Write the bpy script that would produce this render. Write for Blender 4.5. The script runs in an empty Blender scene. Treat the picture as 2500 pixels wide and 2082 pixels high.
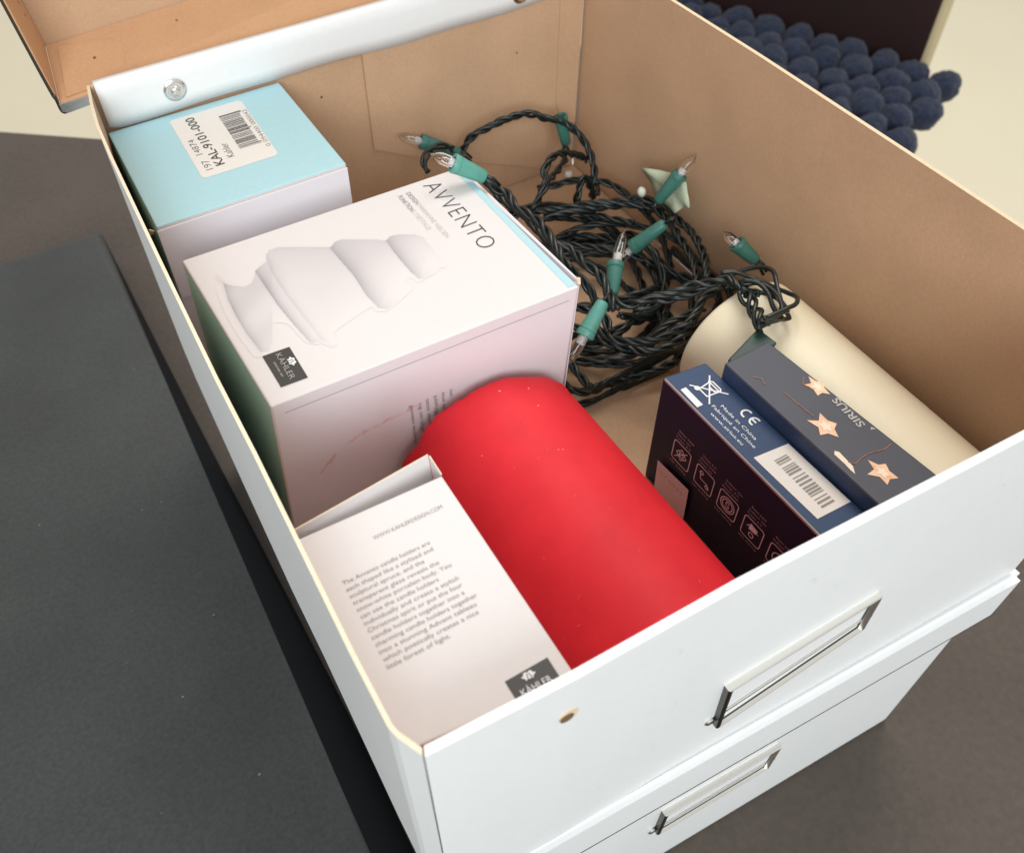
import bpy, bmesh, math, random
from mathutils import Vector, Matrix, noise
random.seed(7)
sc = bpy.context.scene
COL = sc.collection

# ---------------------------------------------------------------- camera
cam_d = bpy.data.cameras.new('camera')
cam = bpy.data.objects.new('camera', cam_d); COL.objects.link(cam)
cam_d.sensor_fit = 'HORIZONTAL'; cam_d.sensor_width = 36.0
cam_d.lens = 31.416
cam_d.shift_x = 0.0570; cam_d.shift_y = 0.0069
cam_d.clip_start = 0.01; cam_d.clip_end = 50
R3 = Matrix(((0.8865367, 0.3809026, -0.2626137), (-0.4604179, 0.6705502, -0.5817025), (-0.0454764, 0.6366126, 0.7698417)))
cam.matrix_world = Matrix.Translation((-0.0190912, -0.0715574, 0.1985399)) @ R3.to_4x4()
cam_d.dof.use_dof = True
cam_d.dof.focus_distance = 0.335
cam_d.dof.aperture_fstop = 17.0
sc.camera = cam

# ---------------------------------------------------------------- light of the room (dull daylight from windows, warm ceiling bounce)
world = bpy.data.worlds.new('World'); sc.world = world; world.use_nodes = True
bg = world.node_tree.nodes['Background']
bg.inputs[0].default_value = (0.99, 0.985, 0.97, 1); bg.inputs[1].default_value = 0.62

def area(name, loc, target, size, power, color):
    d = bpy.data.lights.new(name, 'AREA'); d.shape = 'RECTANGLE'
    d.size, d.size_y = size; d.energy = power; d.color = color
    o = bpy.data.objects.new(name, d); COL.objects.link(o)
    o.location = loc
    o.rotation_euler = (Vector(target) - Vector(loc)).to_track_quat('-Z', 'Y').to_euler()
    return o
area('window_light', (-0.9, -2.0, 1.2), (0.1, 0.1, -0.1), (1.6, 1.3), 54, (0.93, 0.985, 1.0))
area('ceiling_light', (0.9, 1.0, 1.9), (0.1, 0.2, -0.1), (1.2, 1.2), 29, (1.0, 0.94, 0.87))

sc.view_settings.view_transform = 'Standard'; sc.view_settings.look = 'None'
sc.view_settings.exposure = 0.08; sc.view_settings.gamma = 1.0

# ---------------------------------------------------------------- materials
def mat(name, col, rough=0.6, noise_amt=0.0, nscale=200.0, col2=None, bump=0.0, bscale=900.0, metal=0.0, spec=0.5,
        sheen=0.0, coat=0.0, sss=0.0, stretch=None, blotch=None):
    m = bpy.data.materials.new(name); m.use_nodes = True
    nt = m.node_tree; N = nt.nodes; L = nt.links
    p = N['Principled BSDF']
    p.inputs['Base Color'].default_value = (*col, 1); p.inputs['Roughness'].default_value = rough
    p.inputs['Metallic'].default_value = metal; p.inputs['Specular IOR Level'].default_value = spec
    p.inputs['Sheen Weight'].default_value = sheen; p.inputs['Coat Weight'].default_value = coat
    if sss:
        p.inputs['Subsurface Weight'].default_value = sss
        p.inputs['Subsurface Radius'].default_value = (1.0, 0.6, 0.35) if col[1] > .2 else (1.0, 0.12, 0.08)
        p.inputs['Subsurface Scale'].default_value = 0.006
    tc = N.new('ShaderNodeTexCoord'); mp = N.new('ShaderNodeMapping'); L.new(tc.outputs['Object'], mp.inputs[0])
    if stretch: mp.inputs['Scale'].default_value = stretch
    if noise_amt > 0:
        n = N.new('ShaderNodeTexNoise'); n.inputs['Scale'].default_value = nscale; n.inputs['Detail'].default_value = 8; n.inputs['Roughness'].default_value = .65
        L.new(mp.outputs[0], n.inputs['Vector'])
        mr = N.new('ShaderNodeMapRange'); mr.inputs[1].default_value = .3; mr.inputs[2].default_value = .7
        L.new(n.outputs[0], mr.inputs[0])
        mx = N.new('ShaderNodeMix'); mx.data_type = 'RGBA'
        c2 = col2 if col2 else tuple(c*(1-noise_amt) for c in col)
        mx.inputs['A'].default_value = (*col, 1); mx.inputs['B'].default_value = (*c2, 1)
        L.new(mr.outputs[0], mx.inputs['Factor'])
        out = mx.outputs['Result']
        if blotch:
            n2 = N.new('ShaderNodeTexNoise'); n2.inputs['Scale'].default_value = blotch[0]; n2.inputs['Detail'].default_value = 4
            L.new(mp.outputs[0], n2.inputs['Vector'])
            mr2 = N.new('ShaderNodeMapRange'); mr2.inputs[1].default_value = .35; mr2.inputs[2].default_value = .65
            mr2.inputs[3].default_value = 1-blotch[1]; mr2.inputs[4].default_value = 1+blotch[1]
            L.new(n2.outputs[0], mr2.inputs[0])
            mm = N.new('ShaderNodeVectorMath'); mm.operation = 'SCALE'
            L.new(out, mm.inputs[0]); L.new(mr2.outputs[0], mm.inputs['Scale']); out = mm.outputs[0]
        L.new(out, p.inputs['Base Color'])
    if bump > 0:
        b = N.new('ShaderNodeTexNoise'); b.inputs['Scale'].default_value = bscale; b.inputs['Detail'].default_value = 6
        L.new(mp.outputs[0], b.inputs['Vector'])
        bn = N.new('ShaderNodeBump'); bn.inputs['Strength'].default_value = bump; bn.inputs['Distance'].default_value = .0004
        L.new(b.outputs[0], bn.inputs['Height']); L.new(bn.outputs[0], p.inputs['Normal'])
    return m

def kraft(name, col, freckle=True):
    m = mat(name, col, .82, .10, 700, tuple(c*f for c, f in zip(col, (.90, .88, .86))), .25, 1400, blotch=(30, .045), spec=.25)
    if freckle:
        nt = m.node_tree; N = nt.nodes; L = nt.links; p = N['Principled BSDF']
        src = p.inputs['Base Color'].links[0].from_socket
        tc = N.new('ShaderNodeTexCoord'); v = N.new('ShaderNodeTexVoronoi'); v.inputs['Scale'].default_value = 42; v.inputs['Randomness'].default_value = 1
        L.new(tc.outputs['Object'], v.inputs['Vector'])
        r = N.new('ShaderNodeMapRange'); r.inputs[1].default_value = .022; r.inputs[2].default_value = .04
        L.new(v.outputs['Distance'], r.inputs[0])
        mx = N.new('ShaderNodeMix'); mx.data_type = 'RGBA'; mx.inputs['A'].default_value = (.12, .07, .045, 1)
        L.new(r.outputs[0], mx.inputs['Factor']); L.new(src, mx.inputs['B']); L.new(mx.outputs['Result'], p.inputs['Base Color'])
    return m

M = {}
M['kraft'] = kraft('kraft_board', (.565, .372, .235))
M['kraft_lit'] = kraft('kraft_board_lid_lit', (.62, .36, .20))  # brighter copy of the lid board for its lit skirts
M['kraft_edge'] = mat('cut_board_edge', (.80, .66, .46), .8, .3, 900, (.68, .50, .32), .4, 2500)
M['white'] = mat('white_coated_board', (.835, .85, .85), .38, .03, 300, bump=.06, bscale=500, blotch=(14, .012), spec=.45)
M['white_band'] = mat('white_hinge_band', (.84, .85, .85), .45, .03, 300, bump=.06, bscale=500)
M['carton'] = mat('white_carton', (.71, .675, .670), .5, .02, 300, bump=.05, bscale=900, spec=.4)
M['carton_side'] = mat('white_carton_side', (.79, .76, .80), .5, .02, 300, bump=.05, bscale=900, spec=.4)
M['blue_carton'] = mat('pale_blue_carton', (.42, .665, .725), .5, .05, 500, bump=.08, bscale=1200, spec=.35)
M['teal_carton'] = mat('blue_green_carton', (.42, .84, .88), .6, .05, 500, bump=.08, bscale=1200, spec=.35)
M['label'] = mat('sticker_paper', (.78, .745, .70), .55, .03, 700, bump=.05, bscale=900)
M['ink'] = mat('black_ink', (.022, .021, .024), .55)
M['ink_grey'] = mat('grey_ink', (.30, .29, .29), .6)
M['ink_text'] = mat('brown_grey_ink', (.33, .285, .275), .6)
M['ink_light'] = mat('light_grey_ink', (.47, .45, .44), .6)
M['logo_black'] = mat('black_printed_square', (.035, .033, .03), .5, .1, 900)
M['print_white'] = mat('white_print', (.80, .80, .82), .5)
M['print_pink'] = mat('faded_line_print', (.80, .60, .66), .5)
M['print_pinktext'] = mat('faded_text_print', (.46, .33, .38), .5)
M['sticker_pink'] = mat('pale_pink_sticker', (.92, .74, .76), .6, .05, 500)
M['bar_grey'] = mat('barcode_ink', (.27, .25, .22), .6)
M['navy'] = mat('navy_carton', (.036, .070, .150), .5, .15, 500, bump=.1, bscale=900, spec=.25)
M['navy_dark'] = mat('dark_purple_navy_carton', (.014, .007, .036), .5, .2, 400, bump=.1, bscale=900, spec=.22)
M['night'] = mat('printed_night_photo', (.052, .058, .080), .5, .35, 60, (.045, .052, .075), bump=.05)
M['star_glow'] = mat('printed_star', (.85, .42, .22), .5, .5, 260, (.95, .70, .48))
M['star_core'] = mat('printed_star_core', (.90, .77, .62), .5)
M['wire_orange'] = mat('printed_orange_wire', (.40, .13, .06), .5, .5, 300, (.14, .07, .06))
M['red_wax'] = mat('red_wax', (.75, .024, .036), .55, .10, 60, (.66, .018, .030), .25, 160, spec=.22, sss=.10)
M['cream_wax'] = mat('cream_wax', (.88, .81, .62), .45, .08, 25, (.85, .77, .56), .15, 150, spec=.4, sss=.25)
M['wick'] = mat('cotton_wick', (.7, .66, .55), .9)
M['wax_crumb'] = mat('pale_wax_crumb', (.85, .35, .33), .6)
M['cable'] = mat('dark_green_cable', (.006, .0135, .013), .36, .2, 300, bump=.1, spec=.55)
M['socket'] = mat('green_socket_plastic', (.050, .185, .150), .42, .15, 500, bump=.15, bscale=1500, spec=.5)
M['socket_light'] = mat('light_green_socket_plastic', (.10, .33, .27), .42, .1, 500, bump=.15, bscale=1500, spec=.5)
M['plug'] = mat('dark_green_plug', (.012, .045, .038), .45)
M['tag'] = mat('pale_green_printed_tag', (.46, .56, .40), .6, .5, 350, (.62, .66, .50), bump=.2)
M['knob'] = mat('whitish_plastic', (.66, .70, .58), .5)
M['felt'] = mat('navy_felt', (.036, .047, .084), .95, .5, 160, (.015, .019, .038), 1.0, 260, sheen=.15, spec=.1)
M['felt'].node_tree.nodes['Bump'].inputs['Distance'].default_value = .004
M['felt_base'] = mat('navy_fabric_backing', (.020, .022, .050), .95, .2, 200)
M['dark_wood'] = mat('dark_red_brown_wood', (.022, .003, .003), .6, .3, 12, (.012, .002, .002), stretch=(1, 1, .15))
M['chair_edge'] = mat('pale_wood_edge', (.55, .46, .28), .6)
M['table'] = mat('grey_brown_table', (.092, .072, .057), .62, .3, 220, (.066, .054, .046), .2, 700, blotch=(9, .10), spec=.35)
M['black_board'] = mat('matt_black_board', (.048, .052, .050), .55, .3, 420, (.029, .032, .032), .45, 900, blotch=(12, .12), spec=.4)
M['board_side_shaded'] = mat('black_board_shaded_side', (.010, .011, .013), .8, spec=.15)  # darker copy of the board black, painting the shade on its sides
M['rim'] = mat('cream_cut_rim', (.86, .77, .62), .7, .2, 700, (.84, .66, .44), bump=.3)
M['dust'] = mat('dust_speck', (.25, .25, .25), .9)
M['floor'] = mat('cream_floor', (.88, .80, .60), .6, .04, 8, (.86, .78, .58), spec=.3)
M['steel'] = mat('polished_steel', (.84, .84, .82), .24, metal=1.0, bump=.05, bscale=300)
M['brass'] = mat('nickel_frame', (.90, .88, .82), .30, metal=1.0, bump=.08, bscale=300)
M['dark_metal_and_shade'] = mat('dark_metal_and_shade', (.10, .095, .085), .35, metal=1.0)  # also paints the lower lid's shadow line and dark reflections on the label frames
M['hole'] = mat('dark_hole_lining', (.16, .10, .05), .9)
M['pink_wax'] = mat('red_wax_smear', (.80, .50, .48), .6, .5, 500, (.80, .68, .67))
M['red_speck'] = mat('red_speck', (.7, .03, .05), .6)

g = bpy.data.materials.new('clear_glass'); g.use_nodes = True
gp = g.node_tree.nodes['Principled BSDF']
gp.inputs['Base Color'].default_value = (.97, .97, .95, 1); gp.inputs['Transmission Weight'].default_value = 1
gp.inputs['Roughness'].default_value = .03; gp.inputs['IOR'].default_value = 1.30
M['glass'] = g
vc = mat('printed_grey_picture', (.8, .8, .8), .5)
an = vc.node_tree.nodes.new('ShaderNodeAttribute'); an.attribute_name = 'print'
vc.node_tree.links.new(an.outputs['Color'], vc.node_tree.nodes['Principled BSDF'].inputs['Base Color'])
M['picture'] = vc

# ---------------------------------------------------------------- helpers
def link(name, me, parent=None, mats=()):
    for m in mats: me.materials.append(M[m])
    o = bpy.data.objects.new(name, me); COL.objects.link(o)
    if parent: o.parent = parent
    return o
def tag(o, label=None, cat=None, group=None, kind=None):
    if label: o['label'] = label
    if cat: o['category'] = cat
    if group: o['group'] = group
    if kind: o['kind'] = kind
    return o
def thing(name, label, cat, group=None):
    o = bpy.data.objects.new(name, None); COL.objects.link(o); o.empty_display_size = .01
    return tag(o, label, cat, group)
def from_bm(name, bm, parent, mats, smooth=False):
    bmesh.ops.recalc_face_normals(bm, faces=bm.faces)
    me = bpy.data.meshes.new(name); bm.to_mesh(me); bm.free()
    if smooth:
        for f in me.polygons: f.use_smooth = True
    return link(name, me, parent, mats)
def mesh(name, vs, fs, parent, mats, smooth=False, fm=None):
    me = bpy.data.meshes.new(name); me.from_pydata([tuple(v) for v in vs], [], fs)
    o = link(name, me, parent, mats)
    for i, f in enumerate(me.polygons):
        f.use_smooth = smooth
        if fm: f.material_index = fm[i]
    return o
def hexa(name, top, bot, parent, mats, fm=None, bev=.0006, seg=2):
    """top, bot: four corners each (front-left, front-right, back-right, back-left). faces: top, bottom, front, right, back, left"""
    bm = bmesh.new()
    t = [bm.verts.new(v) for v in top]; b = [bm.verts.new(v) for v in bot]
    fs = [t, b[::-1]] + [[b[i], b[(i+1) % 4], t[(i+1) % 4], t[i]] for i in range(4)]
    for i, f in enumerate(fs):
        q = bm.faces.new(f); q.material_index = fm[i] if fm else 0
    if bev: bmesh.ops.bevel(bm, geom=bm.edges[:], offset=bev, segments=seg, affect='EDGES', profile=.6)
    return from_bm(name, bm, parent, mats)
def boxm(name, x0, x1, y0, y1, z0, z1, parent, mats, bev=.0006, fm=None):
    return hexa(name, [(x0, y0, z1), (x1, y0, z1), (x1, y1, z1), (x0, y1, z1)], [(x0, y0, z0), (x1, y0, z0), (x1, y1, z0), (x0, y1, z0)], parent, mats, fm, bev)
def plate(name, pts, n, th, parent, mats, bev=0):
    """polygon pts extruded by th along n"""
    bm = bmesh.new(); n = Vector(n).normalized()*th
    a = [bm.verts.new(p) for p in pts]; b = [bm.verts.new(Vector(p)+n) for p in pts]
    bm.faces.new(b); bm.faces.new(a[::-1])
    k = len(pts)
    for i in range(k): bm.faces.new([a[i], a[(i+1) % k], b[(i+1) % k], b[i]])
    if bev: bmesh.ops.bevel(bm, geom=bm.edges[:], offset=bev, segments=2, affect='EDGES', profile=.6)
    return from_bm(name, bm, parent, mats)

class Face:
    """a flat face: origin, unit axes u and v, normal"""
    def __init__(s, o, u, v):
        s.o = Vector(o); s.u = Vector(u).normalized(); w = s.u.cross(Vector(v)).normalized()
        s.n = w; s.v = w.cross(s.u).normalized()
    def p(s, a, b, h=0): return s.o + s.u*a + s.v*b + s.n*h
def poly(name, F, pts, parent, m, h=.00012, th=.00005):
    return plate(name, [F.p(a, b, h) for a, b in pts], F.n, th, parent, [m])
def strokes(name, F, lines, w, parent, m, h=.0002):
    """each polyline a thin printed stroke"""
    vs, fs = [], []
    for ln in lines:
        for (a, b) in zip(ln[:-1], ln[1:]):
            a = Vector(a); b = Vector(b); d = (b-a)
            if d.length < 1e-9: continue
            d = d.normalized(); q = Vector((-d.y, d.x))*w/2; e = d*w*.35
            k = len(vs); h += 1.5e-6
            for c in (a-e-q, b+e-q, b+e+q, a-e+q): vs.append(F.p(c.x, c.y, h))
            fs.append([k, k+1, k+2, k+3])
    return mesh(name, vs, fs, parent, [m])
DG = None
def text(name, s, F, a, b, dr, length, height, parent, m, thin=0.0, h=.00022, spacing=1.0, shear=0.0, bold=0.0):
    """print s from (a,b) on face F, reading along dr (2-vector on the face); cap height and length in metres"""
    cu = bpy.data.curves.new(name, 'FONT'); cu.body = s; cu.size = 1; cu.offset = bold-thin; cu.space_character = spacing; cu.shear = shear
    cu.resolution_u = 3
    to = bpy.data.objects.new('tmp', cu); COL.objects.link(to)
    dg = bpy.context.evaluated_depsgraph_get(); me = bpy.data.meshes.new_from_object(to.evaluated_get(dg))
    bpy.data.objects.remove(to); bpy.data.curves.remove(cu)
    xs = [v.co.x for v in me.vertices]; x0, x1 = min(xs), max(xs)
    sx = length/(x1-x0); sy = height/.70
    d = Vector(dr).normalized(); q = Vector((-d.y, d.x))
    for v in me.vertices:
        X = (v.co.x-x0)*sx; Y = v.co.y*sy
        c = Vector((a, b)) + d*X + q*Y
        v.co = F.p(c.x, c.y, h)
    me.materials.clear()
    return link(name, me, parent, [m])

def smooth_path(pts, n):
    """catmull-rom resample"""
    P = [Vector(p) for p in pts]; P = [P[0]*2-P[1]] + P + [P[-1]*2-P[-2]]
    out = []
    for i in range(1, len(P)-2):
        for k in range(n):
            t = k/n; a, b, c, d = P[i-1:i+3]
            out.append(.5*((2*b)+(c-a)*t+(2*a-5*b+4*c-d)*t*t+(3*b-a-3*c+d)*t**3))
    out.append(P[-2]); return out
def resample(P, step):
    out = [P[0].copy()]; acc = 0
    for a, b in zip(P[:-1], P[1:]):
        L = (b-a).length
        while acc + L >= step:
            t = (step-acc)/L; a = a.lerp(b, t); out.append(a.copy()); L = (b-a).length; acc = 0
            if L < 1e-9: break
        acc += L
    return out
def frames(P):
    T = [(P[min(i+1, len(P)-1)]-P[max(i-1, 0)]).normalized() for i in range(len(P))]
    n = T[0].orthogonal().normalized(); out = []
    for t in T:
        n = (n - t*n.dot(t)).normalized(); out.append((t, n, t.cross(n)))
    return out
def sweep(vs, fs, P, r, k=6):
    F = frames(P); base = len(vs)
    rr = r if hasattr(r, '__len__') else [r]*len(P)
    for p, (t, a, b), q in zip(P, F, rr):
        for j in range(k):
            g_ = 2*math.pi*j/k; vs.append(p + a*math.cos(g_)*q + b*math.sin(g_)*q)
    for i in range(len(P)-1):
        for j in range(k):
            fs.append([base+i*k+j, base+i*k+(j+1) % k, base+(i+1)*k+(j+1) % k, base+(i+1)*k+j])
    fs.append([base+j for j in range(k)][::-1]); fs.append([base+(len(P)-1)*k+j for j in range(k)])
def twisted(name, pts, parent, strands=3, rad=.00095, r=.00085, pitch=.011, clamp=None, step=.0013, m='cable', phase=None):
    P = resample(smooth_path(pts, 8), step)
    if len(P) < 4: return
    F = frames(P); vs, fs = [], []
    ph = random.random()*6 if phase is None else phase
    for s in range(strands):
        Q = []
        for i, (p, (t, a, b)) in enumerate(zip(P, F)):
            g_ = ph + 2*math.pi*(i*step/pitch + s/strands) + .5*math.sin(i*.13+s*2)
            e = rad*(1 + .35*noise.noise(p*120+Vector((s*7, 0, 0))))
            c = p + a*math.cos(g_)*e + b*math.sin(g_)*e
            if clamp: c = clamp(c)
            Q.append(c)
        sweep(vs, fs, Q, r, 7)
    return mesh(name, vs, fs, parent, [m], smooth=True)
def lathe(name, prof, A, B, parent, m, k=24, rs=1.0):
    """profile [(t along A->B, radius)]"""
    A = Vector(A); B = Vector(B); d = (B-A); n = d.orthogonal().normalized(); q = d.normalized().cross(n)
    vs, fs = [], []
    for t, r in prof:
        for j in range(k):
            g_ = 2*math.pi*j/k; vs.append(A + d*t + (n*math.cos(g_)+q*math.sin(g_))*r*rs)
    for i in range(len(prof)-1):
        for j in range(k): fs.append([i*k+j, i*k+(j+1) % k, (i+1)*k+(j+1) % k, (i+1)*k+j])
    fs.append(list(range(k))[::-1]); fs.append([(len(prof)-1)*k+j for j in range(k)])
    o = mesh(name, vs, fs, parent, [m], smooth=True)
    try: o.data.set_sharp_from_angle(angle=math.radians(40))
    except Exception: pass
    return o

# ---------------------------------------------------------------- measured paths of the cable, sockets and tag (metres)
CABLES = {'1': [(0.1732, 0.316, -0.0807), (0.1786, 0.316, -0.0746), (0.1875, 0.315, -0.0717), (0.1992, 0.314, -0.069), (0.2121, 0.313, -0.0694), (0.2226, 0.311, -0.0743), (0.2313, 0.308, -0.0768), (0.2361, 0.302, -0.0806), (0.2402, 0.295, -0.0877), (0.2405, 0.287, -0.0949), (0.2378, 0.28, -0.101), (0.2355, 0.274, -0.1082)], '2': [(0.1859, 0.262, -0.091), (0.1928, 0.2663, -0.0889), (0.1991, 0.2706, -0.0831), (0.201, 0.2749, -0.0797), (0.2068, 0.2791, -0.077), (0.2162, 0.2834, -0.0793), (0.2297, 0.2877, -0.0869), (0.2403, 0.292, -0.0964)], '2b': [(0.2359, 0.308, -0.094), (0.2267, 0.2953, -0.0949), (0.2108, 0.2827, -0.0917), (0.1977, 0.27, -0.0874)], '3': [(0.2177, 0.268, -0.1034), (0.2201, 0.2698, -0.0942), (0.2243, 0.2715, -0.0899), (0.2296, 0.2732, -0.0985), (0.234, 0.275, -0.1096)], '4a': [(0.1398, 0.2285, -0.035), (0.1408, 0.2223, -0.0363), (0.1444, 0.2155, -0.0375), (0.1441, 0.2075, -0.0388), (0.148, 0.1987, -0.04), (0.1487, 0.1908, -0.0413), (0.1472, 0.178, -0.0425), (0.146, 0.1699, -0.0438), (0.147, 0.1664, -0.045)], '4b': [(0.1511, 0.2444, -0.05), (0.15, 0.2299, -0.051), (0.1538, 0.2164, -0.052), (0.1538, 0.2015, -0.053), (0.1565, 0.1914, -0.054), (0.1608, 0.1876, -0.055), (0.1614, 0.1779, -0.056), (0.1633, 0.1707, -0.057), (0.1625, 0.1626, -0.058), (0.1607, 0.1556, -0.059), (0.1593, 0.1494, -0.06)], '4c': [(0.1556, 0.2042, -0.055), (0.1561, 0.1973, -0.0579), (0.1577, 0.1906, -0.0607), (0.1595, 0.1819, -0.0636), (0.1612, 0.1734, -0.0664), (0.1616, 0.1659, -0.0693), (0.161, 0.1589, -0.0721), (0.1596, 0.1526, -0.075)], '5': [(0.1914, 0.2704, -0.1), (0.2022, 0.266, -0.0992), (0.2149, 0.2611, -0.0983), (0.2246, 0.2565, -0.0975), (0.2338, 0.2517, -0.0967), (0.2432, 0.2472, -0.0958), (0.2489, 0.2389, -0.095), (0.2507, 0.2291, -0.0942), (0.248, 0.2164, -0.0933), (0.247, 0.2045, -0.0925), (0.2422, 0.1913, -0.0917), (0.2364, 0.181, -0.0908), (0.2294, 0.1703, -0.09)], '5b': [(0.1892, 0.2627, -0.1), (0.2034, 0.2609, -0.0995), (0.2165, 0.2573, -0.0991), (0.2288, 0.2523, -0.0986), (0.2405, 0.2465, -0.0982), (0.247, 0.2379, -0.0977), (0.2472, 0.2287, -0.0973), (0.2452, 0.2172, -0.0968), (0.2417, 0.2047, -0.0964), (0.2377, 0.193, -0.0959), (0.2326, 0.1824, -0.0955), (0.2265, 0.1729, -0.095)], '6': [(0.1719, 0.1698, -0.075), (0.1734, 0.162, -0.0731), (0.1777, 0.1581, -0.0712), (0.1855, 0.156, -0.0693), (0.1924, 0.1527, -0.0674), (0.2012, 0.151, -0.0656), (0.2083, 0.1458, -0.0637), (0.2136, 0.1435, -0.0618), (0.2129, 0.1347, -0.0599), (0.214, 0.1263, -0.058)], '6b': [(0.1793, 0.1617, -0.08), (0.1878, 0.1594, -0.0769), (0.1947, 0.1551, -0.0737), (0.2019, 0.1513, -0.0706), (0.2077, 0.1493, -0.0674), (0.2123, 0.1461, -0.0643), (0.2139, 0.1391, -0.0611), (0.2115, 0.1292, -0.058)], '7': [(0.213, 0.1467, -0.065), (0.2198, 0.1457, -0.0636), (0.2243, 0.1419, -0.0623), (0.2268, 0.1348, -0.0609), (0.2258, 0.126, -0.0595), (0.2226, 0.1172, -0.0581), (0.2169, 0.11, -0.0568), (0.209, 0.1056, -0.0554), (0.2005, 0.1037, -0.054)], '7b': [(0.2102, 0.1326, -0.056), (0.2151, 0.128, -0.056), (0.2166, 0.1215, -0.056), (0.215, 0.1142, -0.056), (0.2122, 0.1091, -0.056), (0.2063, 0.1069, -0.056), (0.201, 0.1058, -0.056)], '7c': [(0.2096, 0.1303, -0.058), (0.208, 0.1236, -0.058), (0.2058, 0.117, -0.058), (0.2041, 0.1119, -0.058), (0.2034, 0.1075, -0.058)], '8': [(0.2278, 0.1589, -0.085), (0.2178, 0.1592, -0.0861), (0.2099, 0.154, -0.0872), (0.2011, 0.1496, -0.0883), (0.1932, 0.15, -0.0894), (0.1842, 0.1507, -0.0906), (0.1771, 0.1544, -0.0917), (0.1703, 0.1614, -0.0928), (0.1692, 0.1712, -0.0939), (0.1703, 0.1818, -0.095)], '8b': [(0.2279, 0.1704, -0.1), (0.2171, 0.1617, -0.1007), (0.2046, 0.1544, -0.1014), (0.1954, 0.153, -0.1021), (0.1858, 0.1549, -0.1029), (0.1798, 0.1619, -0.1036), (0.1742, 0.1697, -0.1043), (0.1724, 0.1773, -0.105)], '9': [(0.1509, 0.1745, -0.12), (0.1499, 0.1685, -0.1198), (0.1524, 0.1625, -0.1196), (0.1596, 0.1592, -0.1193), (0.1664, 0.1598, -0.1191), (0.1745, 0.1579, -0.1189), (0.184, 0.1559, -0.1187), (0.194, 0.1544, -0.1184), (0.204, 0.1551, -0.1182), (0.2118, 0.16, -0.118)], '10': [(0.1602, 0.3, -0.0671), (0.1502, 0.2962, -0.0594), (0.1423, 0.2925, -0.0581), (0.138, 0.2887, -0.061), (0.1386, 0.285, -0.065)]}
SOCKETS = {'1': ((0.1694, 0.312, -0.0787), (0.1504, 0.32, -0.0695), (0.139, 0.3255, -0.0649)), '2': ((0.1303, 0.2096, -0.02), (0.1184, 0.215, -0.012), (0.1109, 0.2198, -0.008)), '3': ((0.2358, 0.308, -0.0933), (0.2328, 0.311, -0.0761), (0.2312, 0.312, -0.0701)), '4': ((0.2411, 0.2285, -0.085), (0.2506, 0.2256, -0.07), (0.2576, 0.2244, -0.06)), '5': ((0.2286, 0.2066, -0.08), (0.2166, 0.214, -0.095), (0.2063, 0.2173, -0.107)), '6': ((0.176, 0.1746, -0.078), (0.1851, 0.1863, -0.072), (0.1984, 0.1994, -0.066)), '7': ((0.1576, 0.1566, -0.06), (0.1455, 0.1514, -0.07), (0.1365, 0.1505, -0.083)), '8': ((0.2503, 0.1638, -0.082), (0.2431, 0.1716, -0.074), (0.2411, 0.18, -0.072))}
TAG = [(0.246, 0.2525, -0.08), (0.2525, 0.236, -0.076), (0.2508, 0.22, -0.073), (0.2481, 0.2117, -0.081), (0.2496, 0.2187, -0.086), (0.2479, 0.2208, -0.09), (0.2507, 0.2417, -0.094), (0.2503, 0.2437, -0.091), (0.2499, 0.2491, -0.086)]
KNOB = [(0.2395, 0.2392, -0.085)]
# corner points (x, z) of the two label frames
UP0, UP1, UP2, UP3 = [(0.0991, -0.07), (0.1584, -0.0613), (0.1601, -0.0847), (0.1015, -0.103)]
LO0, LO1, LO2, LO3 = [(0.0935, -0.1845), (0.1539, -0.1853), (0.1542, -0.2106), (0.0935, -0.2107)]

# ================================================================ the setting
def setting(o): o['kind'] = 'structure'; return o
setting(mesh('floor', [(-8, -6, -1.02), (8, -6, -1.02), (8, 10, -1.02), (-8, 10, -1.02)], [(0, 1, 2, 3)], None, ['floor']))

tb = thing('table', 'grey-brown table top under the white storage boxes', 'table'); tb.location = (0, 0, 0)
pts = [(-1.25, -.9), (.75, -.9), (.62, -.2), (.33, .49), (.27, .585), (.21, .638), (-.62, 1.30), (-1.35, .9)]
plate('table_top', [(x, y, -.278-.03) for x, y in pts], (0, 0, 1), .03, tb, ['table'], bev=.003)
for x, y in ((-1.1, -.7), (.5, -.7), (.1, .55), (-.7, 1.1)):
    boxm('leg', x-.03, x+.03, y-.03, y+.03, -1.02, -.308, tb, ['table'], .003)

# ================================================================ flat black board at the left
bm = bmesh.new()
TOP = [(-.46, -.30), (-.0185, -.30), (-.0190, .10), (-.0196, .40), (-.0200, .5925), (-.48, .602)]
BOT = [(-.46, -.30), (.0020, -.30), (.0010, .12), (-.0113, .40), (-.0190, .5925), (-.48, .602)]
t_ = [bm.verts.new((x, y, -.240)) for x, y in TOP]; b_ = [bm.verts.new((x, y, -.2775)) for x, y in BOT]
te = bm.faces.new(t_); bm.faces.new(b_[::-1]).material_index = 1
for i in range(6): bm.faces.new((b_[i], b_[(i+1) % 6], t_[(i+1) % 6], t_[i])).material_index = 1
bmesh.ops.bevel(bm, geom=list(te.edges), offset=.0085, segments=8, affect='EDGES', profile=.5)
bb = from_bm('black_board', bm, None, ['black_board', 'board_side_shaded'])
tag(bb, 'large flat matt black board lying left of the white boxes', 'board')

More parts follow.
